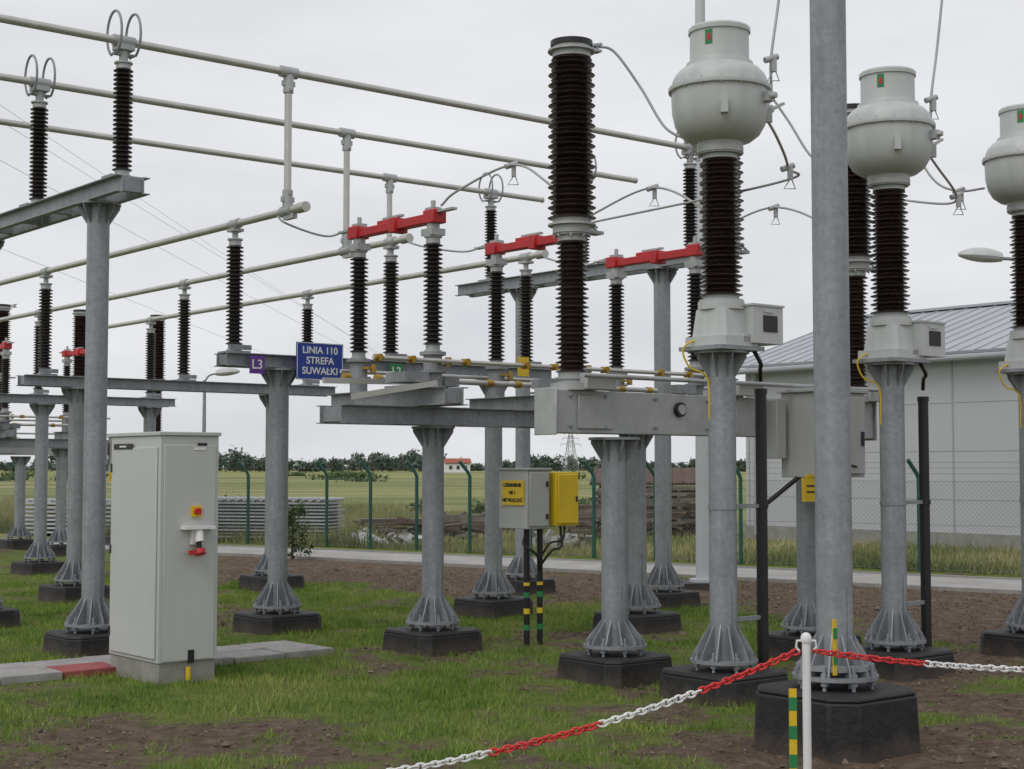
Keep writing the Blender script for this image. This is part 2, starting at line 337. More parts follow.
# ------------------------------------------------------------ current transformers
def ct(s,t):
    g=gst('current_transformer',s,t); st,pd,bi,al,hd,bk,rd,gn,yg=[B() for _ in range(9)]
    post(st,pd,0,0,2.5,.1,.38,.2,True,.28)
    st.box((0,0,2.515),(.46,.42,.03)); 
    hd.prism(octo(.2,.03),2.53,2.60,1.0); hd.prism(octo(.17,.04),2.60,2.80,.86); hd.cyl((0,0,2.8),(0,0,2.86),.17,seg=28)
    hd.box((.25,-.1,2.69),(.32,.26,.27)); hd.box((.25,-.1,2.833),(.34,.28,.015)); bk.box((.27,-.233,2.70),(.15,.006,.12)); hd.box((.12,-.1,2.59),(.2,.2,.06))
    hd.box((.25,-.236,2.79),(.1,.004,.02))
    insul(bi,al,0,0,2.86,3.96,.105,.162,.034,.05,.13,28,.93,True)
    al.cyl((0,0,3.955),(0,0,4.0),.17,seg=28)
    pr=[(.14,3.99),(.165,4.0),(.17,4.03),(.23,4.045),(.29,4.09),(.33,4.16),(.350,4.25),(.355,4.35),(.355,4.405),(.376,4.41),(.379,4.425),(.376,4.442),(.353,4.447),(.347,4.49),(.328,4.53),(.292,4.57),(.25,4.592),(.245,4.62),(.222,4.625),(.218,4.64),(.216,4.84),(.228,4.845),(.228,4.875),(.215,4.89),(.18,4.895)]
    hd.lathe(pr,seg=56)
    for bb,m in ((gn,0),(rd,1)):
        for z0,z1 in (((4.72,4.83),) if m==0 else ((4.75,4.80),)):
            n=5; vs=[];fs=[]; R=.2185 if m==0 else .221; w=.13 if m==0 else .06; a=-2.75
            for i in range(n+1):
                an=a-w+2*w*i/n; vs+= [(R*math.cos(an),R*math.sin(an),z0),(R*math.cos(an),R*math.sin(an),z1)]
            for i in range(n): fs.append((2*i,2*i+2,2*i+3,2*i+1))
            bb.add(vs,fs)
    al.box((.12,-.36,4.33),(.07,.07,.07)); al.cyl((.12,-.38,4.33),(.13,-.43,4.33),.022)
    al.box((.41,0,4.34),(.16,.12,.05)); al.cyl((.46,-.1,4.34),(.46,.1,4.34),.03); al.bar((.38,-.12,4.30),(.56,-.12,4.39),.04,.02); al.bar((.40,.08,4.34),(.58,.08,4.34),.04,.02)
    for k in range(16):
        a=k*math.pi/8; al.cyl((.366*math.cos(a),.366*math.sin(a),4.40),(.366*math.cos(a),.366*math.sin(a),4.455),.007,seg=6)
    for a in (-.8,-2.3): hd.box((.355*math.cos(a),.355*math.sin(a),4.23),(.05,.05,.1),a)
    cable(yg,[(-.19,.08,2.57),(-.23,.10,2.56),(-.27,.13,2.50),(-.22,.11,2.38),(-.11,.04,2.30),(-.09,.04,2.0)],.007)
    cable(bk,[(.2,-.1,2.55),(.25,-.15,2.42),(.36,-.05,2.38),(.42,0,2.3)],.016)
    bk.cyl((.42,0,0),(.42,0,2.2),.042); bk.cyl((.42,0,2.2),(.42,0,2.24),.048); bk.cyl((.42,0,1.35),(.42,0,1.39),.05)
    st.bar((.08,0,1.37),(.4,0,1.37),.03,.03); st.bar((.08,0,.55),(.4,0,.55),.03,.03)
    st.cyl((0,0,1.35),(0,0,1.39),.106,seg=28)
    parts(g,{'post':(st,'galv'),'foundation':(pd,'pad',.012),'insulator':(bi,'brown'),'terminals':(al,'alud'),'head_and_base_tank':(hd,'ct'),'cable_duct':(bk,'black'),'level_label':(gn,'grn'),'level_mark':(rd,'red'),'earthing_lead':(yg,'yel')})
for i in range(3): ct(8.22+2.0*i,7.66)

# ------------------------------------------------------------ near tall post
g=group('steel_support_post',(1.91,9.12,0)); st,pd,al,bi,yg,gr=[B() for _ in range(6)]
post(st,pd,0,0,5.2,.108,.405,.36,True,.27,.13); st.box((0,0,5.21),(.5,.5,.02))
insul(bi,al,0,0,5.22,6.3,.07,.12,.04); st.cyl((0,0,.47),(0,0,.50),.23,seg=8)
yg.box((-.2,-.16,.62),(.03,.008,.32)); gr.box((-.2,-.165,.55),(.031,.008,.06)); gr.box((-.2,-.165,.7),(.031,.008,.06))
parts(g,{'post':(st,'galv'),'foundation':(pd,'pad',.015),'insulator':(bi,'brown'),'caps':(al,'alud'),'earth_strip':(yg,'yel'),'earth_strip_bands':(gr,'grn')})
g=group('earthing_strip',(1.49,8.2,0),0); yg,gr=B(),B()
yg.box((0,0,.2),(.04,.01,.56))
for z in (.1,.25,.4): gr.box((0,0,z),(.042,.013,.07))
parts(g,{'strip':(yg,'yel'),'bands':(gr,'grn')})

# ------------------------------------------------------------ chain barrier
def cpost(x,y):
    g=group('chain_barrier_post',(x,y,0),0); b=B()
    b.cyl((0,0,-.05),(0,0,.80),.021); b.lathe([(.024,.79),(.027,.80),(.027,.82),(.018,.835),(.006,.84)],seg=16)
    b.cyl((0,0,0),(0,0,.02),.12,.1,20)
    b.tube([(.021,0,.8),(.045,0,.8),(.05,0,.77),(.035,0,.75)],.006); b.tube([(-.021,0,.8),(-.045,0,.8),(-.05,0,.77),(-.035,0,.75)],.006)
    parts(g,{'post':(b,'white')})
def chain(p,q,sag,first=0):
    g=group('barrier_chain',p,0); R,W=B(),B(); p=Vector(p);q=Vector(q)
    L=(q-p).length*1.02; pitch=.036; n=int(L/pitch)
    f=lambda t:(q-p)*t+Vector((0,0,-4*sag*t*(1-t)))
    for i in range(n):
        t=(i+.5)/n; c=f(t); d=(f(min(1,t+.005))-f(t-.005)).normalized()
        side=d.cross(Vector((0,0,1))).normalized(); up=side.cross(d)
        a=math.pi/4+(math.pi/2 if i%2 else 0)+random.uniform(-.25,.25); u=side*math.cos(a)+up*math.sin(a)
        pts=[c+d*.026*math.cos(2*math.pi*k/10) + u*.0155*math.sin(2*math.pi*k/10) for k in range(10)]
        (R if (int(i*pitch/.58)+first)%2==0 else W).tube(pts,.0055,5,True)
    parts(g,{'red_links':(R,'chr'),'white_links':(W,'chw')})
cpost(1.45,7.6); cpost(-3.3,4.9); cpost(5.2,8.5)
chain((1.45-.04,7.6,.75),(-3.26,4.9,.75),.385); chain((1.49,7.6,.75),(5.16,8.5,.75),.15)

# ------------------------------------------------------------ control cabinet
g=gst('control_cabinet',5.33,10.8); c,pl,bk,rd,yl,wh=[B() for _ in range(6)]
c.box((.25,.435,1.03),(.5,.87,1.74)); c.box((.25,.435,1.915),(.53,.90,.03))
c.box((-.008,.435,1.0),(.014,.80,1.62)); c.box((.25,-.006,1.0),(.44,.01,1.66))
pl.box((.25,.435,.06),(.48,.85,.20))
bk.box((-.017,.62,1.82),(.004,.34,.045)); wh.box((-.02,.62,1.82),(.003,.12,.012)); wh.box((.33,-.013,1.80),(.1,.004,.02))
bk.box((.35,-.0125,1.835),(.08,.004,.02))
for z in (.35,1.0,1.65): bk.box((-.017,.83,z),(.01,.02,.07))
yl.box((.3,-.02,1.315),(.085,.02,.085)); rd.cyl((.3,-.03,1.315),(.3,-.06,1.315),.026); rd.box((.3,-.07,1.315),(.02,.02,.05))
wh.box((.3,-.05,1.19),(.26,.09,.025)); wh.cyl((.3,-.05,1.18),(.3,-.08,1.08),.035); wh.box((.3,-.03,1.12),(.1,.04,.12)); rd.cyl((.3,-.075,1.02),(.3,-.09,.985),.045); rd.box((.27,-.085,1.0),(.12,.04,.035)); bk.cyl((.3,-.07,1.08),(.3,-.075,1.02),.02)
yl.cyl((.25,-.01,.02),(.25,-.01,.12),.02); bk.box((.27,-.014,.2),(.05,.01,.1))
parts(g,{'housing':(c,'cab',.006),'plinth':(pl,'conc',.006),'nameplate':(bk,'black'),'emergency_switch':(rd,'red'),'switch_plate':(yl,'yel'),'socket':(wh,'white')})
g=gst('concrete_walkway',7.4,11.75); sl,rs=B(),B()
for i in range(14):
    for j in range(2):
        s=-.25-.5*i; t=0+.42*j
        (rs if (i,j)==(4,0) else sl).box((s+random.uniform(-.006,.006),t,.025+random.uniform(-.008,.008)),(.485,.40,.07),random.uniform(-.012,.012))
parts(g,{'slabs':(sl,'slab',.008),'red_slab':(rs,'redslab',.008)})

# ------------------------------------------------------------ marshalling boxes
def text(parent,body,loc,size,m,rot=(math.pi/2,0,0)):
    c=bpy.data.curves.new('lettering','FONT'); c.body=body; c.size=size; c.align_x='CENTER'; c.align_y='CENTER'; c.extrude=.001; c.space_line=.85
    c.materials.append(M[m]); c.offset=.0018
    o=bpy.data.objects.new('lettering',c); scene.collection.objects.link(o); o.parent=parent; o.location=loc; o.rotation_euler=rot
g=gst('terminal_box',9.05,10.88); b,y,k=B(),B(),B()
b.box((.14,.21,1.36),(.27,.42,.55)); b.box((.14,-.008,1.36),(.23,.014,.5)); b.box((.14,.21,1.64),(.30,.45,.02))
y.box((-.004,.2,1.42),(.012,.32,.23)); 
for i_,wd in enumerate(('UZIEMNIENIE','NR 1','NIE WŁĄCZAĆ')): text(g,wd,(-.012,.2,1.49-.07*i_),.044,'black',(math.pi/2,0,-math.pi/2))
for z in (1.2,1.5): k.box((.23,-.02,z),(.02,.012,.05))
k.cyl((.08,.1,0),(.08,.1,1.09),.028); k.cyl((.24,.1,0),(.24,.1,1.09),.028)
gr=B()
for x in (.08,.24):
    for i_,z in enumerate((.15,.3,.45)): (y if i_%2 else gr).cyl((x,.1,z),(x,.1,z+.05),.0295)
    y.cyl((x,.1,.56),(x,.1,.59),.0295)
b.bar((.0,.35,1.3),(.9,.35,1.3),.04,.04)
cable(k,[(.1,.1,1.09),(.0,.05,.95),(.1,-.02,.85),(.2,.05,.7)],.012); cable(k,[(.45,.05,1.1),(.42,0,.92),(.3,.0,.88),(.24,.08,.75)],.012); cable(k,[(.5,.05,1.1),(.44,0,.98),(.3,.02,.95),(.26,.08,.85)],.01)
parts(g,{'housing':(b,'box',.006),'warning_sign':(y,'yel'),'ducts_and_hinges':(k,'black'),'green_bands':(gr,'grn')})
g=gst('yellow_key_box',9.38,10.85); b=B(); k=B()
b.box((.14,.08,1.36),(.28,.16,.5)); b.box((.14,-.008,1.36),(.25,.016,.46)); k.box((.24,-.02,1.36),(.015,.012,.05))
parts(g,{'housing':(b,'yel',.006),'lock':(k,'black')})

# ------------------------------------------------------------ signs
g=gst('line_name_sign',8.33,13.32); b,w=B(),B(); b.box((0,0,2.735),(.56,.008,.38)); 
for d in ((0,2.919,.54,.006),(0,2.551,.54,.006)): w.box((d[0],-.006,d[1]),(d[2],.003,d[3]))
for x in (-.27,.27): w.box((x,-.006,2.735),(.006,.003,.36))
parts(g,{'plate':(b,'blue'),'border':(w,'white')}); text(g,'LINIA 110',(0,-.007,2.845),.1,'white'); text(g,'STREFA',(0,-.007,2.74),.1,'white'); text(g,'SUWAŁKI',(0,-.007,2.635),.1,'white')
g=gst('phase_sign',7.66,13.42); b=B(); b.box((0,0,2.68),(.17,.006,.18)); parts(g,{'plate':(b,'pur')}); text(g,'L3',(0,-.005,2.68),.13,'white')
g=gst('phase_sign',13.05,12.3); b=B(); b.box((0,0,4.05),(.17,.006,.18)); parts(g,{'plate':(b,'pur')}); text(g,'L1',(0,-.005,4.05),.13,'white')
g=gst('phase_sign',10.1,12.2); b=B(); b.box((0,0,2.7),(.15,.006,.2)); parts(g,{'plate':(b,'yel')})
g=gst('phase_sign',9.35,13.42); b=B(); b.box((0,0,2.68),(.17,.006,.16)); parts(g,{'plate':(b,'grn')}); text(g,'L2',(0,-.005,2.68),.12,'white')
g=gst('danger_sign',5.81,15.78); b=B(); b.box((0,0,1.5),(.2,.006,.26)); parts(g,{'plate':(b,'yel')})

# ------------------------------------------------------------ jumpers
def P3(s,t,z): x,y=ST(s,t); return Vector((x,y,z))
def jumper(pts,r=.011,clamps=()):
    g=group('jumper_cable',pts[0],0); b,c=B(),B(); o=Vector(pts[0])
    cable(b,[Vector(p)-o for p in pts],r)
    for i in clamps:
        p=Vector(pts[i])-o; c.cyl(p-Vector((.05,.02,.02)),p+Vector((.05,.02,.02)),.024); c.box(p+Vector((.02,0,-.05)),(.04,.03,.1)); 
        c.tube([(p.x+.02,p.y,p.z-.09),(p.x-.03,p.y,p.z-.17),(p.x+.06,p.y,p.z-.17),(p.x+.03,p.y,p.z-.09)],.006,6)
    parts(g,{'conductor':(b,'alud'),'connectors':(c,'alud')})
for i in range(3):
    sb=7.80+1.75*i; sc=8.22+2*i
    jumper([P3(sb+.26,8.83,4.98),P3(sb+.38,8.75,4.94),P3(sb+.52,8.6,4.65),P3(sb+.60,8.4,4.30),P3(sb+.68,8.2,4.19),P3(sc-.03,8.07,4.22)],.011,(4,))
    jumper([P3(sc+.45,7.60,4.36),P3(sc+.50,7.6,4.46),P3(sc+.48,7.58,4.73),P3(sc+.54,7.55,5.2),P3(sc+.60,7.5,5.9)],.011,(2,))
    jumper([P3(sb+.27,8.83,3.5),P3(sb+.15,9.3,3.95),P3(8.11+1.69*i+.12,10.1,4.25),P3(8.11+1.69*i,10.7,4.1),P3(8.11+1.69*i,10.95,4.0)],.011,(2,))
    jumper([P3(8.11+1.69*i,12.45,3.97),P3(8.0+1.7*i,12.7,3.92),P3(TS[i],13.0 if i else 12.6,3.98),P3(TS[i],13.4 if i else 12.8,ZT)],.011)
jumper([P3(8.68,7.66,4.34),P3(8.9,7.7,4.17),P3(9.25,7.9,4.02),P3(9.6,8.3,4.0),P3(9.8,10.9,4.0)],.011,(2,))
jumper([P3(10.68,7.66,4.34),P3(10.95,7.7,4.2),P3(11.5,7.9,4.05),P3(12.0,8.4,4.1),P3(12.6,9.6,4.4)],.011,(2,))

# ------------------------------------------------------------ masts and lamps
g=group('lightning_mast',(2.62,21,0),0); b,pd=B(),B(); b.cyl((0,0,.1),(0,0,5),.11,.095,seg=24); b.cyl((0,0,5),(0,0,14),.085,.04,seg=20); b.cyl((0,0,.1),(0,0,.14),.2); pd.prism(octo(.4,.07),-.1,.1,.95)
parts(g,{'mast':(b,'mast'),'foundation':(pd,'pad')})
def lamp(x,y,h,dx,arm=.7):
    g=group('street_lamp',(x,y,0),0); b,l=B(),B(); b.cyl((0,0,0),(0,0,h-.15),.07,.04,seg=16)
    cable(b,[(0,0,h-.2),(dx*.1,0,h-.05),(dx*arm*.6,0,h),(dx*arm,0,h+.02)],.025)
    vs=[]; n=12
    for i in range(n+1):
        t=i/n; w=.04+.12*math.sin(math.pi*min(1,t*.9+.12))**.7; X=dx*(arm-.05+.62*t)
        for k in range(12):
            a=2*math.pi*k/12; vs.append((X,w*math.cos(a),h+.02+.05*t+w*.85*math.sin(a)*(1 if math.sin(a)>0 else .6)))
    fs=[(i*12+k,i*12+(k+1)%12,(i+1)*12+(k+1)%12,(i+1)*12+k) for i in range(n) for k in range(12)]+[tuple(range(12)),tuple(n*12+k for k in range(12))]
    l.add(vs,fs); parts(g,{'pole':(b,'galvd'),'luminaire':(l,'ct')})
lamp(7.78,22,4.66,-1,.75); lamp(-8.05,40,4.1,1,.35)

# ------------------------------------------------------------ road
def strip(name,pts,w0,w1,z,m):
    b=B(); n=len(pts); vs=[]
    for i,(x,y) in enumerate(pts): vs+=[(x,y+w0,z),(x,y+w1,z)]
    b.add(vs,[(2*i,2*i+2,2*i+3,2*i+1) for i in range(n-1)]); return mesh_obj(name,b,m,smooth=False)
rl=[(-60,52),(-30,42),(-12,32.8),(-5,29),(6.8,20.3),(15,14.25),(40,-4)]
strip('access_road',rl,0,2.6,.016,'asph')
kb=B()
for off in (-.06,2.66):
    for (x0,y0),(x1,y1) in zip(rl[:-1],rl[1:]):
        kb.bar((x0,y0+off,-.01),(x1,y1+off,-.01),.1,.10)
mesh_obj('road_kerb',kb,'conc')

# ------------------------------------------------------------ chain-link fence
g=group('chain_link_fence',(0,29.2,0),0); ps,wr=B(),B()
for x in (-24,-21.5,-19,-16.7,-14.5,-12.3,-10.1,-7.9,-5.75,-3.87,-2.89,-1.9,-.82,.35,1.5,2.55,3.92,6.48,8.8,11.2,13.6):
    y=-.737*x; ps.cyl((x,y,0),(x,y,1.5),.035,seg=10); ps.tube([(x,y,1.48),(x-.03,y,1.56),(x-.2,y-.12,1.78)],.033,8)
d=Vector((1,-.737,0)).normalized(); x0=-24; L=47
def onf(l,z): return (x0+d.x*l,-.737*(x0+d.x*l),z)
l=0
while l<L:
    for sg in (1,-1): wr.tube([onf(l if sg>0 else l+1.4,.04),onf(l+1.4 if sg>0 else l,1.44)],.0022,3)
    l+=.075
for z in (.05,.75,1.44): wr.tube([onf(0,z),onf(L+1,z)],.004,4)
for i in range(3):
    o=.05+.06*i; a=onf(0,1.56+.09*i);b_=onf(L,1.56+.09*i); wr.tube([(a[0]-o,a[1]-o*.6,a[2]),(b_[0]-o,b_[1]-o*.6,b_[2])],.003,3)
parts(g,{'posts':(ps,'fgrn'),'wire_mesh':(wr,'wire')})

# ------------------------------------------------------------ hall building
X0,Y0=5.5,36.0
g=group('industrial_hall',(X0,Y0,0),TH)
w,sm,rf,gl,pl=B(),B(),B(),B(),B(); LL=34; D=8.4; H=4.05; R=5.35
w.add([(0,0,0),(0,-LL,0),(0,-LL,H),(0,0,H),(D,0,0),(D,-LL,0),(D,-LL,H),(D,0,H),(D/2,0,R),(D/2,-LL,R)],[(0,3,2,1),(0,4,7,8,3),(1,2,9,6,5),(4,5,6,7)])
for z in (1.0,2.0,3.0): sm.box((-.002,-LL/2,z),(.010,LL,.012)); sm.box((D/2,.002,z),(D,.010,.012))
for i in range(7): sm.box((-.004,-.1-i*5.6,H/2+.1),(.014,.035,H-.2))
pl.box((-.02,-LL/2,.15),(.06,LL,.34)); pl.box((D/2,.02,.15),(D,.06,.34))
def slope(x0,z0,x1,z1):
    rf.plate([(x0,.35,z0),(x0,-LL-.3,z0),(x1,-LL-.3,z1),(x1,.35,z1)],.06)
k=(R-H)/(D/2)
slope(-.35,H-.35*k+.06,D/2,R+.06); slope(D/2,R+.06,D+.35,H-.35*k+.06)
for i in range(85):
    y=.3-i*.4
    rf.bar((-.36,y,H-.36*k+.10),(D/2,y,R+.10),.03,.03)
rf.bar((D/2,.36,R+.12),(D/2,-LL-.3,R+.12),.3,.06)
sm.cyl((-.42,.35,H-.16),(-.42,-LL-.3,H-.16),.07,seg=10); sm.cyl((-.06,-.35,.1),(-.06,-.35,H-.2),.045); sm.cyl((-.06,-13,.1),(-.06,-13,H-.2),.045)
gl.box((-.01,-14.5,1.6),(.06,1.6,1.0)); 
parts(g,{'walls':(w,'wall'),'panel_seams_and_gutter':(sm,'seam'),'roof':(rf,'roof'),'plinth':(pl,'conc'),'window':(gl,'glass')})

# ------------------------------------------------------------ storage yard
def pile(name,x,y,w,d,h,n,m,seed,ln=(1,2.5),th=(.04,.14)):
    r=random.Random(seed); g=group(name,(x,y,0),r.uniform(-.3,.3)); b1,b2=B(),B()
    for i in range(n):
        z=r.random()**1.3*h; f=1-.6*z/h; px,py=r.uniform(-w/2,w/2)*f,r.uniform(-d/2,d/2)*f; a=r.choice([0,0,0,math.pi/2])+r.gauss(0,.3); L=r.uniform(*ln)
        e=r.uniform(-.2,.2)
        (b1 if r.random()<.6 else b2).bar((px-L/2*math.cos(a),py-L/2*math.sin(a),z+.05-e),(px+L/2*math.cos(a),py+L/2*math.sin(a),z+.05+e),r.uniform(.08,.2),r.uniform(*th))
    parts(g,{'boards':(b1,m),'weathered_boards':(b2,'wood2')})
def stack(x,y,w,d,h,seed,rz):
    r=random.Random(seed); g=group('board_stack',(x,y,0),rz); b1,b2=B(),B(); z=.06
    for q in (-.4,0,.4): b2.box((q*w,0,.04),(.1,d,.08))
    while z<h:
        th=r.uniform(.035,.06); n=5; dx=r.uniform(-.08,.08)
        for j in range(n): (b1 if r.random()<.65 else b2).box((dx+r.uniform(-.05,.05),-d/2+(j+.5)*d/n,z+th/2),(w*r.uniform(.9,1.05),d/n*.9,th*.9),r.gauss(0,.01))
        z+=th
        if r.random()<.25:
            for q in (-.4,0,.4): b2.box((q*w,0,z+.025),(.06,d,.05))
            z+=.05
    parts(g,{'boards':(b1,'wood'),'spacers':(b2,'wood2')})
stack(2.05,37,1.3,.9,.75,1,-.1); stack(3.45,37.2,1.3,.9,1.0,2,.05); stack(4.75,37.6,1.1,.9,.85,3,-.15); stack(2.8,38.6,1.4,.9,1.1,4,.1); stack(4.2,39,1.5,.9,1.15,8,0)
stack(-2.9,37,1.6,.9,.42,5,.1); stack(-1.2,37.8,1.3,.9,.5,6,-.1); stack(.2,39,1.2,.9,.4,7,0)
pile('timber_pile',-2.0,36.0,2.2,1,.3,26,'wood',1,(.8,2.2),(.03,.08)); pile('timber_pile',3.0,36.2,2.6,.8,.4,36,'wood',2,(.6,1.8),(.03,.08))
g=group('corrugated_sheet_stack',(-6.3,34.8,0),-.25); b,k=B(),B()
for i in range(11): 
    b.box((random.uniform(-.05,.05),random.uniform(-.05,.05),.12+i*.075),(4.9,1.0,.035)); 
    k.box((0,0,.12+i*.075+.036),(4.7,.8,.035))
for i in range(26): b.cyl((-2.45+i*.195,-.5,.95),(-2.45+i*.195,.5,.95),.045,seg=8)
parts(g,{'sheets':(b,'sheet'),'spacers':(k,'wood2')})
g=group('corrugated_sheet_stack',(-10.6,37.5,0),-.25); b=B()
for i in range(8): b.box((0,random.uniform(-.05,.05),.1+i*.1),(2.6,1.0,.05))
for i in range(14): b.cyl((-1.3+i*.2,-.5,.86),(-1.3+i*.2,.5,.86),.045,seg=8)
parts(g,{'sheets':(b,'sheet')})
g=group('timber_shed',(4.0,43,0),-.1); b,r=B(),B()
for i in range(4):
    b.box((-1.45+i*.95,-1,.65),(.12,.12,1.3)); b.box((-1.45+i*.95,1,.75),(.12,.12,1.5))
for i in range(8): b.box((0,1,.1+i*.19),(3.0,.04,.17)); b.box((-1.47,0,.1+i*.165),(.04,2.0,.15)); 
for i in range(5): b.box((-.9,-1.0,.1+i*.2),(1.1,.04,.18))
r.plate([(-1.75,-1.5,1.22),(1.75,-1.5,1.22),(1.75,1.5,1.62),(-1.75,1.5,1.62)],.07); r.plate([(-1.75,1.5,1.62),(1.75,1.5,1.62),(1.75,2.4,1.3),(-1.75,2.4,1.3)],.07)
for i in range(12): r.bar((-1.7+i*.309,-1.52,1.26),(-1.7+i*.309,1.5,1.66),.05,.03)
parts(g,{'frame':(b,'wood'),'roof':(r,'shedroof')})
pile('rubble_heap',-2.9,32.9,2.2,.6,.14,34,'tarp',9,(.15,.45),(.03,.1)); pile('rubble_heap',1.0,31.8,1.8,.6,.12,35,'slab',10,(.15,.4),(.03,.1))
g=group('green_container',(.9,43,0),.1); b=B(); b.box((0,0,.4),(1.3,1.2,.8)); 
for i in range(7): b.box((-.6+i*.2,-.62,.4),(.07,.05,.7))
b.prism([(-.7,-.65),(.7,-.65),(.7,.65),(-.7,.65)],.8,.92,.8); parts(g,{'body':(b,'fgrn',.01)})

g=group('village_house',(-18,500,0),.15); w,r,gl=B(),B(),B()
w.box((0,0,1.5),(8,7,3.4)); w.add([(-4,-3.5,3.2),(4,-3.5,3.2),(4,3.5,3.2),(-4,3.5,3.2),(-4,0,4.5),(4,0,4.5)],[(0,4,3),(1,2,5),(0,1,2,3)])
r.plate([(-4.4,-4,3.2),(4.4,-4,3.2),(4.4,0,4.7),(-4.4,0,4.7)],.2); r.plate([(-4.4,0,4.7),(4.4,0,4.7),(4.4,4,3.2),(-4.4,4,3.2)],.2); w.box((1.5,1,4.7),(.7,.7,1.3))
for x in (-2.4,0,2.4): gl.box((x,-3.52,1.8),(1,.1,1.2))
parts(g,{'walls':(w,'white'),'roof':(r,'tile'),'windows':(gl,'glass')})
g=group('transmission_tower',(23,600,0),.3); b=B(); HT=17
def leg(sx,sy,z): wv=2.2*(1-z/HT)+.35; return Vector((sx*wv,sy*wv,z))
for sx in (1,-1):
    for sy in (1,-1): b.tube([leg(sx,sy,0),leg(sx,sy,HT)],.11,4)
zs=[0,3.5,6.5,9,11,12.8,14.5,HT]
for a_,c_ in zip(zs[:-1],zs[1:]):
    for p,q in (((1,1),(1,-1)),((1,-1),(-1,-1)),((-1,-1),(-1,1)),((-1,1),(1,1))):
        b.tube([leg(*p,a_),leg(*q,c_)],.07,4); b.tube([leg(*q,a_),leg(*p,c_)],.07,4)
for z,w_ in ((11,4.2),(13.3,3.4),(15.5,2.6)):
    for sx in (1,-1): b.tube([(0,0,z+.8),(sx*w_,0,z)],.08,4); b.tube([(0,0,z-.2),(sx*w_,0,z)],.08,4); b.tube([(sx*w_,0,z),(sx*w_,0,z-1)],.08,4)
parts(g,{'lattice':(b,'galvd')})
g=group('overhead_lines',(0,0,0),0); b=B()
for (x,y,z),(q) in zip(((-22,48,17.5),(-20,50,15.5),(-21,46,11.0),(-17,60,12.5)),((19,600,11),(27,600,11),(20,600,13.3),(26,600,13.3))):
    p=Vector((x,y,z)); q=Vector(q); dd=q-p; pts=[]
    p=p-dd*.05+Vector((0,0,.3))
    for i in range(41): t=i/40; pts.append(p+(q-p)*t+Vector((0,0,-6*4*t*(1-t)*.7)))
    b.tube(pts,.009,4)
parts(g,{'conductors':(b,'alud')})

# ------------------------------------------------------------ ground
def fbm(x,y,s,o=4):
    v=0;a=1;t=0
    for i in range(o):
        v+=a*noise.noise(Vector((x*s,y*s,3.7+i*11))); t+=a; a*=.55; s*=2.05
    return v/t
def sm01(v): return max(0,min(1,v))
def grassval(x,y):
    d=25.3-.737*x-y
    v=.68+1.15*fbm(x,y,.6)+.9*fbm(x+40,y,2.4,3)
    if d>0:
        v-=.80*sm01((6.2-d)/2)*sm01((x+6.0)/2)
        u=x/max(y,1)
        v-=.60*sm01((u-.18)/.08)
        v-=.34*sm01((9.9-y)/1.4)
        v-=.50*math.exp(-((x+2.0)**2/2.2+(y-10.0)**2/.22))
        v+=.30*math.exp(-((x+.6)**2/5+(y-11.6)**2/1.2))
        for s,t in ((8.24,8.83),(10.5,8.83),(8.19,7.66),(10.19,7.66),(8.3,11.32),(5.81,13.07),(8.0,13.6)):
            X,Y=ST(s,t); v-=.38*math.exp(-((x-X)**2+(y-Y)**2)/.4)
    elif d>-2.6: v-=1
    else: v+=.3
    return sm01(v*1.3-.1)
def ax(lo,hi,st,ext):
    a=list(np.arange(lo,hi+1e-6,st)); g=[];v=hi;s=st
    while v<ext: s*=1.25; v+=s; g.append(v)
    h=[];v=lo;s=st
    while v>-ext: s*=1.25; v-=s; h.append(v)
    return np.array(h[::-1]+a+g)
xs=ax(-9,12,.08,6500); ys=ax(5,30,.08,6500)
nx,ny=len(xs),len(ys); vs=np.zeros((ny,nx,3)); gv=np.zeros((ny,nx))
for j,y in enumerate(ys):
    for i,x in enumerate(xs):
        if (-12<x<16 and 3<y<34):
            q=grassval(x,y); gv[j,i]=q
            z=.02*noise.noise(Vector((x*1.1,y*1.1,0)))+(.030*(1-q))*noise.noise(Vector((x*5,y*5,5)))+.014*(1-q)*noise.noise(Vector((x*13,y*13,5)))
            dd=25.3-.737*x-y
            if -3.3<dd<.6: z=-.012
        else: gv[j,i]=.95; z=0
        vs[j,i]=(x,y,z)
me=bpy.data.meshes.new('ground'); idx=np.arange(nx*ny).reshape(ny,nx)
fc=np.stack([idx[:-1,:-1],idx[:-1,1:],idx[1:,1:],idx[1:,:-1]],-1).reshape(-1,4)
me.vertices.add(nx*ny); me.vertices.foreach_set('co',vs.reshape(-1)); me.loops.add(fc.size); me.loops.foreach_set('vertex_index',fc.reshape(-1))
me.polygons.add(len(fc)); me.polygons.foreach_set('loop_start',np.arange(0,fc.size,4)); me.update(calc_edges=True); me.shade_smooth()
at=me.attributes.new('grass','FLOAT','POINT'); at.data.foreach_set('value',gv.reshape(-1).astype(np.float32))
gm=bpy.data.materials.new('ground_soil_and_grass'); gm.use_nodes=True; nt=gm.node_tree; N=nt.nodes; L=nt.links; bs=N['Principled BSDF']
tc=N.new('ShaderNodeTexCoord')
def nz(sc,det=6,ro=.6,vec=None):
    n=N.new('ShaderNodeTexNoise'); n.inputs['Scale'].default_value=sc; n.inputs['Detail'].default_value=det; n.inputs['Roughness'].default_value=ro; L.new(vec or tc.outputs['Object'],n.inputs['Vector']); return n
def ramp(f,st):
    r=N.new('ShaderNodeValToRGB'); e=r.color_ramp.elements
    while len(e)<len(st): e.new(.5)
    for a,(p,c) in zip(e,st): a.position=p; a.color=(*c,1)
    L.new(f,r.inputs[0]); return r
soil=ramp(nz(7,9,.75).outputs['Fac'],[(.3,(.065,.046,.033)),(.5,(.135,.097,.071)),(.68,(.24,.185,.14))])
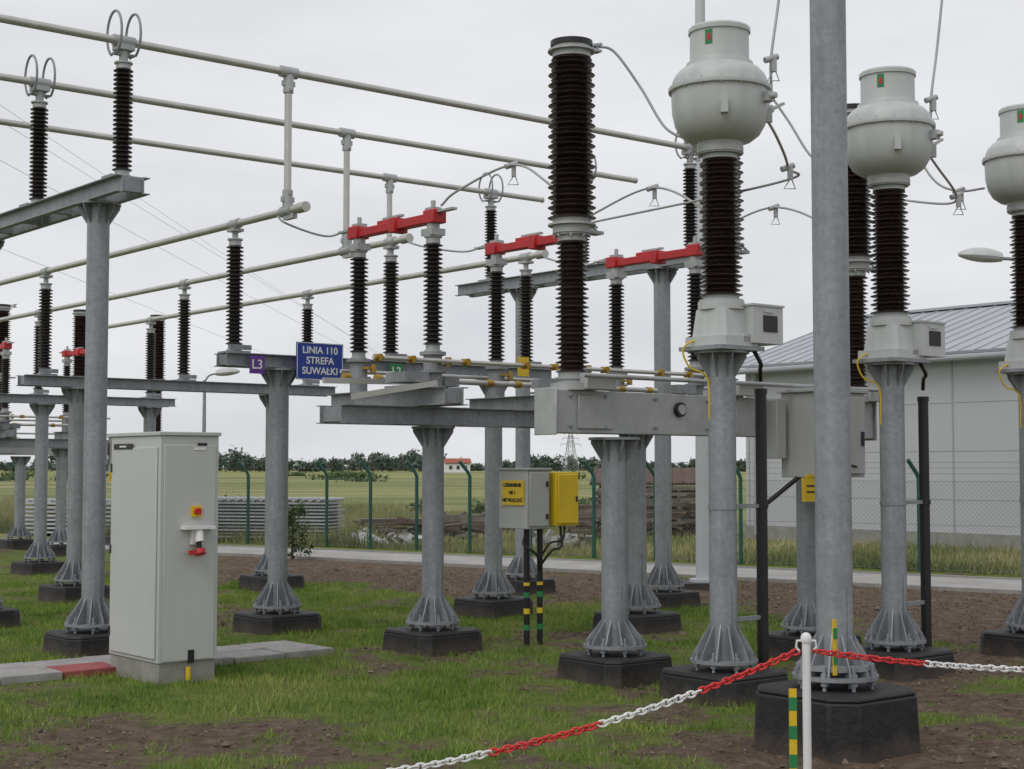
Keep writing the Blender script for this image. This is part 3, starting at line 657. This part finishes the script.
grs=ramp(nz(2.2,8,.7).outputs['Fac'],[(.3,(.075,.105,.022)),(.5,(.125,.17,.035)),(.7,(.21,.21,.07))])
fmap=N.new('ShaderNodeMapping'); fmap.inputs['Scale'].default_value=(.35,1,1); fmap.inputs['Rotation'].default_value=(0,0,.35); L.new(tc.outputs['Object'],fmap.inputs[0])
field=ramp(nz(.07,9,.72,fmap.outputs[0]).outputs['Fac'],[(.38,(.12,.165,.05)),(.5,(.24,.25,.09)),(.62,(.37,.34,.17))])
atn=N.new('ShaderNodeAttribute'); atn.attribute_name='grass'
fn=nz(16,6,.7); ad=N.new('ShaderNodeMath'); ad.operation='ADD'; L.new(atn.outputs['Fac'],ad.inputs[0])
sb=N.new('ShaderNodeMath'); sb.operation='MULTIPLY_ADD'; sb.inputs[1].default_value=1.9; sb.inputs[2].default_value=-.95; L.new(fn.outputs['Fac'],sb.inputs[0]); L.new(sb.outputs[0],ad.inputs[1])
mr=N.new('ShaderNodeMapRange'); mr.inputs['From Min'].default_value=.34; mr.inputs['From Max'].default_value=.66; L.new(ad.outputs[0],mr.inputs['Value'])
mx=N.new('ShaderNodeMix'); mx.data_type='RGBA'; L.new(mr.outputs['Result'],mx.inputs[0]); L.new(soil.outputs[0],mx.inputs[6]); L.new(grs.outputs[0],mx.inputs[7])
sp=N.new('ShaderNodeSeparateXYZ'); L.new(tc.outputs['Object'],sp.inputs[0])
fm=N.new('ShaderNodeMapRange'); fm.inputs['From Min'].default_value=30; fm.inputs['From Max'].default_value=42; L.new(sp.outputs['Y'],fm.inputs['Value'])
mx2=N.new('ShaderNodeMix'); mx2.data_type='RGBA'; L.new(fm.outputs['Result'],mx2.inputs[0]); L.new(mx.outputs[2],mx2.inputs[6]); L.new(field.outputs[0],mx2.inputs[7])
L.new(mx2.outputs[2],bs.inputs['Base Color']); bs.inputs['Roughness'].default_value=.95; bs.inputs['Specular IOR Level'].default_value=.2
bp=N.new('ShaderNodeBump'); bp.inputs['Strength'].default_value=.9; bp.inputs['Distance'].default_value=.05; L.new(nz(14,8,.75).outputs['Fac'],bp.inputs['Height']); L.new(bp.outputs[0],bs.inputs['Normal'])
me.materials.append(gm); go=bpy.data.objects.new('ground',me); scene.collection.objects.link(go)

# ------------------------------------------------------------ grass
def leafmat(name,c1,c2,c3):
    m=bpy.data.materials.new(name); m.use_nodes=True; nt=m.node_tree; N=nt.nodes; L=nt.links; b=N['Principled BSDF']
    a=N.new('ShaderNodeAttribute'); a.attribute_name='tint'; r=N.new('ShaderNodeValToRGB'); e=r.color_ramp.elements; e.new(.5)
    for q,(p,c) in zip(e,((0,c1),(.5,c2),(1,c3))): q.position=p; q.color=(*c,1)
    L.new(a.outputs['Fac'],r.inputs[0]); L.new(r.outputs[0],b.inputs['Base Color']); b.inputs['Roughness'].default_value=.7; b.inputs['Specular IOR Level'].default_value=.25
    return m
def tris(name,V,tint,m):
    n=len(V)//3; me=bpy.data.meshes.new(name); me.vertices.add(3*n); me.vertices.foreach_set('co',V.reshape(-1)); me.loops.add(3*n); me.loops.foreach_set('vertex_index',np.arange(3*n)); me.polygons.add(n); me.polygons.foreach_set('loop_start',np.arange(0,3*n,3)); me.update(calc_edges=True)
    a=me.attributes.new('tint','FLOAT','POINT'); a.data.foreach_set('value',np.repeat(tint,3).astype(np.float32)); me.materials.append(m)
    o=bpy.data.objects.new(name,me); scene.collection.objects.link(o); return o
def blades(px,py,h,w,tint0,name,m,k=3,spread=.03,lean=.5):
    n=len(px); px=np.repeat(px,k)+rng.normal(0,spread,n*k); py=np.repeat(py,k)+rng.normal(0,spread,n*k); h=np.repeat(h,k)*rng.uniform(.5,1.2,n*k); t=np.clip(np.repeat(tint0,k)+rng.normal(0,.17,n*k),0,1)
    a=rng.uniform(0,2*np.pi,n*k); w=w*rng.uniform(.6,1.3,n*k); l=h*lean*rng.uniform(.1,1.3,n*k); b=rng.uniform(0,2*np.pi,n*k)
    V=np.zeros((n*k,3,3)); V[:,0]=np.stack([px-w*np.cos(a),py-w*np.sin(a),np.full(n*k,-.01)],-1); V[:,1]=np.stack([px+w*np.cos(a),py+w*np.sin(a),np.full(n*k,-.01)],-1); V[:,2]=np.stack([px+l*np.cos(b),py+l*np.sin(b),h],-1)
    return tris(name,V.reshape(-1,3),t,m)
GM=leafmat('grass_blades',(.075,.13,.018),(.165,.26,.038),(.32,.32,.105))
n=150000; Y=np.sqrt(rng.uniform(6.6**2,24**2,n)); X=rng.uniform(-.37,.37,n)*Y
q=np.array([grassval(x,y) for x,y in zip(X,Y)])
fine=np.array([noise.noise(Vector((x*5,y*5,8))) for x,y in zip(X,Y)])
keep=rng.random(n)<np.clip((q-.28)*1.5+fine*.8,0.015,.95)
keep&=(25.1-.737*X-Y>0)
S_=CA*X+SA*Y; T_=-SA*X+CA*Y
keep&=~((S_<7.4)&(T_>11.55)&(T_<12.37)); keep&=~((S_>5.3)&(S_<5.86)&(T_>10.78)&(T_<11.7))
X,Y,q=X[keep],Y[keep],q[keep]
tn=np.array([.48+.5*noise.noise(Vector((x*.9,y*.9,9)))+.35*noise.noise(Vector((x*3.5,y*3.5,1))) for x,y in zip(X,Y)])
hh=(.014+.034*q)*(1+1.0*np.array([max(0,noise.noise(Vector((x*2.2,y*2.2,4)))) for x,y in zip(X,Y)]))
blades(X,Y,hh,.0036,tn,'grass',GM,3,.03,.9)
MG=leafmat('meadow_grass',(.10,.13,.04),(.24,.25,.09),(.42,.37,.19))
n=46000; X=rng.uniform(-24,11,n); d_=29.5-.737*X+rng.uniform(0,1,n)**1.7*26; Y=d_; keep=(np.abs(X/Y)<.40)&~((X>-9)&(X<6)&(Y<42)&(rng.random(n)<.5)); keep&=~((Y>34)&(X>5.2)); X,Y=X[keep],Y[keep]
tn=np.array([.55+.7*noise.noise(Vector((x*.25,y*.25,2)))+.3*noise.noise(Vector((x*1.2,y*1.2,2))) for x,y in zip(X,Y)])
blades(X,Y,(.14+.36*rng.random(len(X)))*np.where(X>-3,.42,1.),.014,tn,'meadow_vegetation',MG,4,.12,.5)
n=26000; Y=np.sqrt(rng.uniform(6.6**2,25**2,n)); X=rng.uniform(-.37,.40,n)*Y
q=np.array([grassval(x,y) for x,y in zip(X,Y)]); keep=(q<.45)&(25.0-.737*X-Y>0); X,Y=X[keep],Y[keep]
base=np.array([(1,0,0),(-1,0,0),(0,1,0),(0,-1,0),(0,0,.8),(0,0,-.5)]); tf=np.array([(0,2,4),(2,1,4),(1,3,4),(3,0,4),(2,0,5),(1,2,5),(3,1,5),(0,3,5)])
sz=rng.uniform(.005,.018,len(X))*(1+(rng.random(len(X))<.05)*1.3); a=rng.uniform(0,6.28,len(X))
P=base[None]*sz[:,None,None]*rng.uniform(.6,1.3,(len(X),6,3)); c,s=np.cos(a)[:,None],np.sin(a)[:,None]
Q=np.stack([P[...,0]*c-P[...,1]*s+X[:,None],P[...,0]*s+P[...,1]*c+Y[:,None],P[...,2]+.006],-1)
V=Q[:,tf].reshape(-1,3); CM=leafmat('soil_clods',(.065,.046,.033),(.14,.10,.073),(.25,.20,.155))
tris('soil_clods',V,np.repeat(np.clip(rng.normal(.4,.22,len(X)),0,1),8),CM)

# ------------------------------------------------------------ trees
def cloud(cs,quad,lo=.4):
    out=[];tt=[]
    for (x,y,z,rx,rz,n) in cs:
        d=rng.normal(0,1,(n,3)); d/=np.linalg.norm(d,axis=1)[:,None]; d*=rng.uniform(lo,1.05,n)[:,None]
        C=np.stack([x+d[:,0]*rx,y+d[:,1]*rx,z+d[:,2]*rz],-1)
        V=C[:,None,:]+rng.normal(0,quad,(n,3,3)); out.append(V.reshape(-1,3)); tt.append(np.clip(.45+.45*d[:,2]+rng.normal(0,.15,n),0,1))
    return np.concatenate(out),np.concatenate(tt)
TM=leafmat('distant_foliage_hazed',(.065,.09,.075),(.095,.13,.105),(.13,.17,.135))  # greens lightened and greyed: atmospheric haze painted into the foliage colour
cs=[]; tb=B()
for i in range(300):
    Yd=rng.uniform(650,950); u=rng.uniform(-.36,.36)
    h=rng.uniform(3.5,6.5)*(1.3 if -.21<u<-.05 else 1)*(1.0 if u<.15 else .8)*(1+.35*math.sin(u*60)); x=u*Yd; tb.cyl((x,Yd,0),(x,Yd,h*.6),.25,seg=5)
    for k in range(3): cs.append((x+rng.normal(0,h*.3),Yd,h*(.35+.2*k),h*.45,h*.3,60))
for i in range(150):
    u=rng.uniform(-.37,.37); cs.append((u*980,980,1.2,11,2.6,90))
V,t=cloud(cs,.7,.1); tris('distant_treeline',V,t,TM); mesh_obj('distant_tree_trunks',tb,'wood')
HM=leafmat('hedge_foliage',(.03,.055,.02),(.07,.11,.04),(.13,.175,.07))
cs=[(rng.uniform(-.36,.1)*yy,yy,.3,rng.uniform(1.5,4),rng.uniform(.5,1.0),320) for yy in rng.uniform(180,330,22)]
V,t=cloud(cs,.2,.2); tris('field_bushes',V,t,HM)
cs=[(rng.uniform(-13,-6),rng.uniform(42,50),.3,rng.uniform(.4,.9),rng.uniform(.3,.6),260) for _ in range(10)]+[(rng.uniform(-3,4),rng.uniform(46,52),.3,rng.uniform(.5,1.0),rng.uniform(.3,.5),260) for _ in range(8)]
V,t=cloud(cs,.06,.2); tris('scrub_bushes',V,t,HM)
g=group('young_tree',(-3.95,27.6,0),0); b=B(); b.cyl((0,0,0),(.02,0,.95),.025,.008,seg=8)
for i in range(16):
    a=random.uniform(0,6.28); z=.15+.045*i; l=.34*(1-i/22); b.cyl((0,0,z),(l*math.cos(a),l*math.sin(a),z+.14),.008,.003,seg=5)
parts(g,{'trunk':(b,'wood')})
cs=[(random.uniform(-.3,.3)*(1-z*.7),random.uniform(-.25,.25)*(1-z*.7),.15+z,.2*(1.1-z*.7),.12,60) for z in np.linspace(0,.8,16)]
V,t=cloud(cs,.026); o=tris('leaves',V,t,HM); o.parent=g

# ------------------------------------------------------------ world / light / camera
w=bpy.data.worlds.new('World'); scene.world=w; w.use_nodes=True; nt=w.node_tree; N=nt.nodes; L=nt.links; bg=N['Background']
sk=N.new('ShaderNodeTexSky'); sk.sky_type='NISHITA'; sk.sun_disc=False; sk.sun_elevation=math.radians(50); sk.sun_rotation=math.radians(215); sk.air_density=1; sk.dust_density=4
tc=N.new('ShaderNodeTexCoord'); mp=N.new('ShaderNodeMapping'); mp.inputs['Scale'].default_value=(1,1,3.2); L.new(tc.outputs['Generated'],mp.inputs[0])
n1=N.new('ShaderNodeTexNoise'); n1.inputs['Scale'].default_value=2.4; n1.inputs['Detail'].default_value=6; n1.inputs['Roughness'].default_value=.52; L.new(mp.outputs[0],n1.inputs['Vector'])
r=N.new('ShaderNodeValToRGB'); r.color_ramp.elements[0].position=.32; r.color_ramp.elements[0].color=(.66,.675,.71,1); r.color_ramp.elements[1].position=.68; r.color_ramp.elements[1].color=(.86,.865,.885,1); L.new(n1.outputs['Fac'],r.inputs[0])
sc=N.new('ShaderNodeVectorMath'); sc.operation='SCALE'; sc.inputs['Scale'].default_value=10; L.new(r.outputs[0],sc.inputs[0])
mx=N.new('ShaderNodeMix'); mx.data_type='RGBA'; mx.inputs[0].default_value=.95; L.new(sk.outputs[0],mx.inputs[6]); L.new(sc.outputs[0],mx.inputs[7])
L.new(mx.outputs[2],bg.inputs['Color']); bg.inputs['Strength'].default_value=.102
sd=bpy.data.lights.new('sun','SUN'); sd.energy=1.0; sd.angle=math.radians(40); sd.color=(1,.98,.94); so=bpy.data.objects.new('sun',sd); scene.collection.objects.link(so)
az=math.radians(215); el=math.radians(50); dv=Vector((math.sin(az)*math.cos(el),math.cos(az)*math.cos(el),math.sin(el))); so.rotation_euler=dv.to_track_quat('Z','Y').to_euler(); so.location=(0,0,30)
cd=bpy.data.cameras.new('camera'); cd.sensor_width=36; cd.lens=36*1530/1024; cd.clip_end=12000; cd.clip_start=.1
co=bpy.data.objects.new('camera',cd); scene.collection.objects.link(co); co.location=(0,0,1.65); co.rotation_euler=(math.radians(90+3.124),0,0); scene.camera=co
scene.view_settings.view_transform='Standard'; scene.view_settings.look='None'; scene.view_settings.exposure=0
print('done')
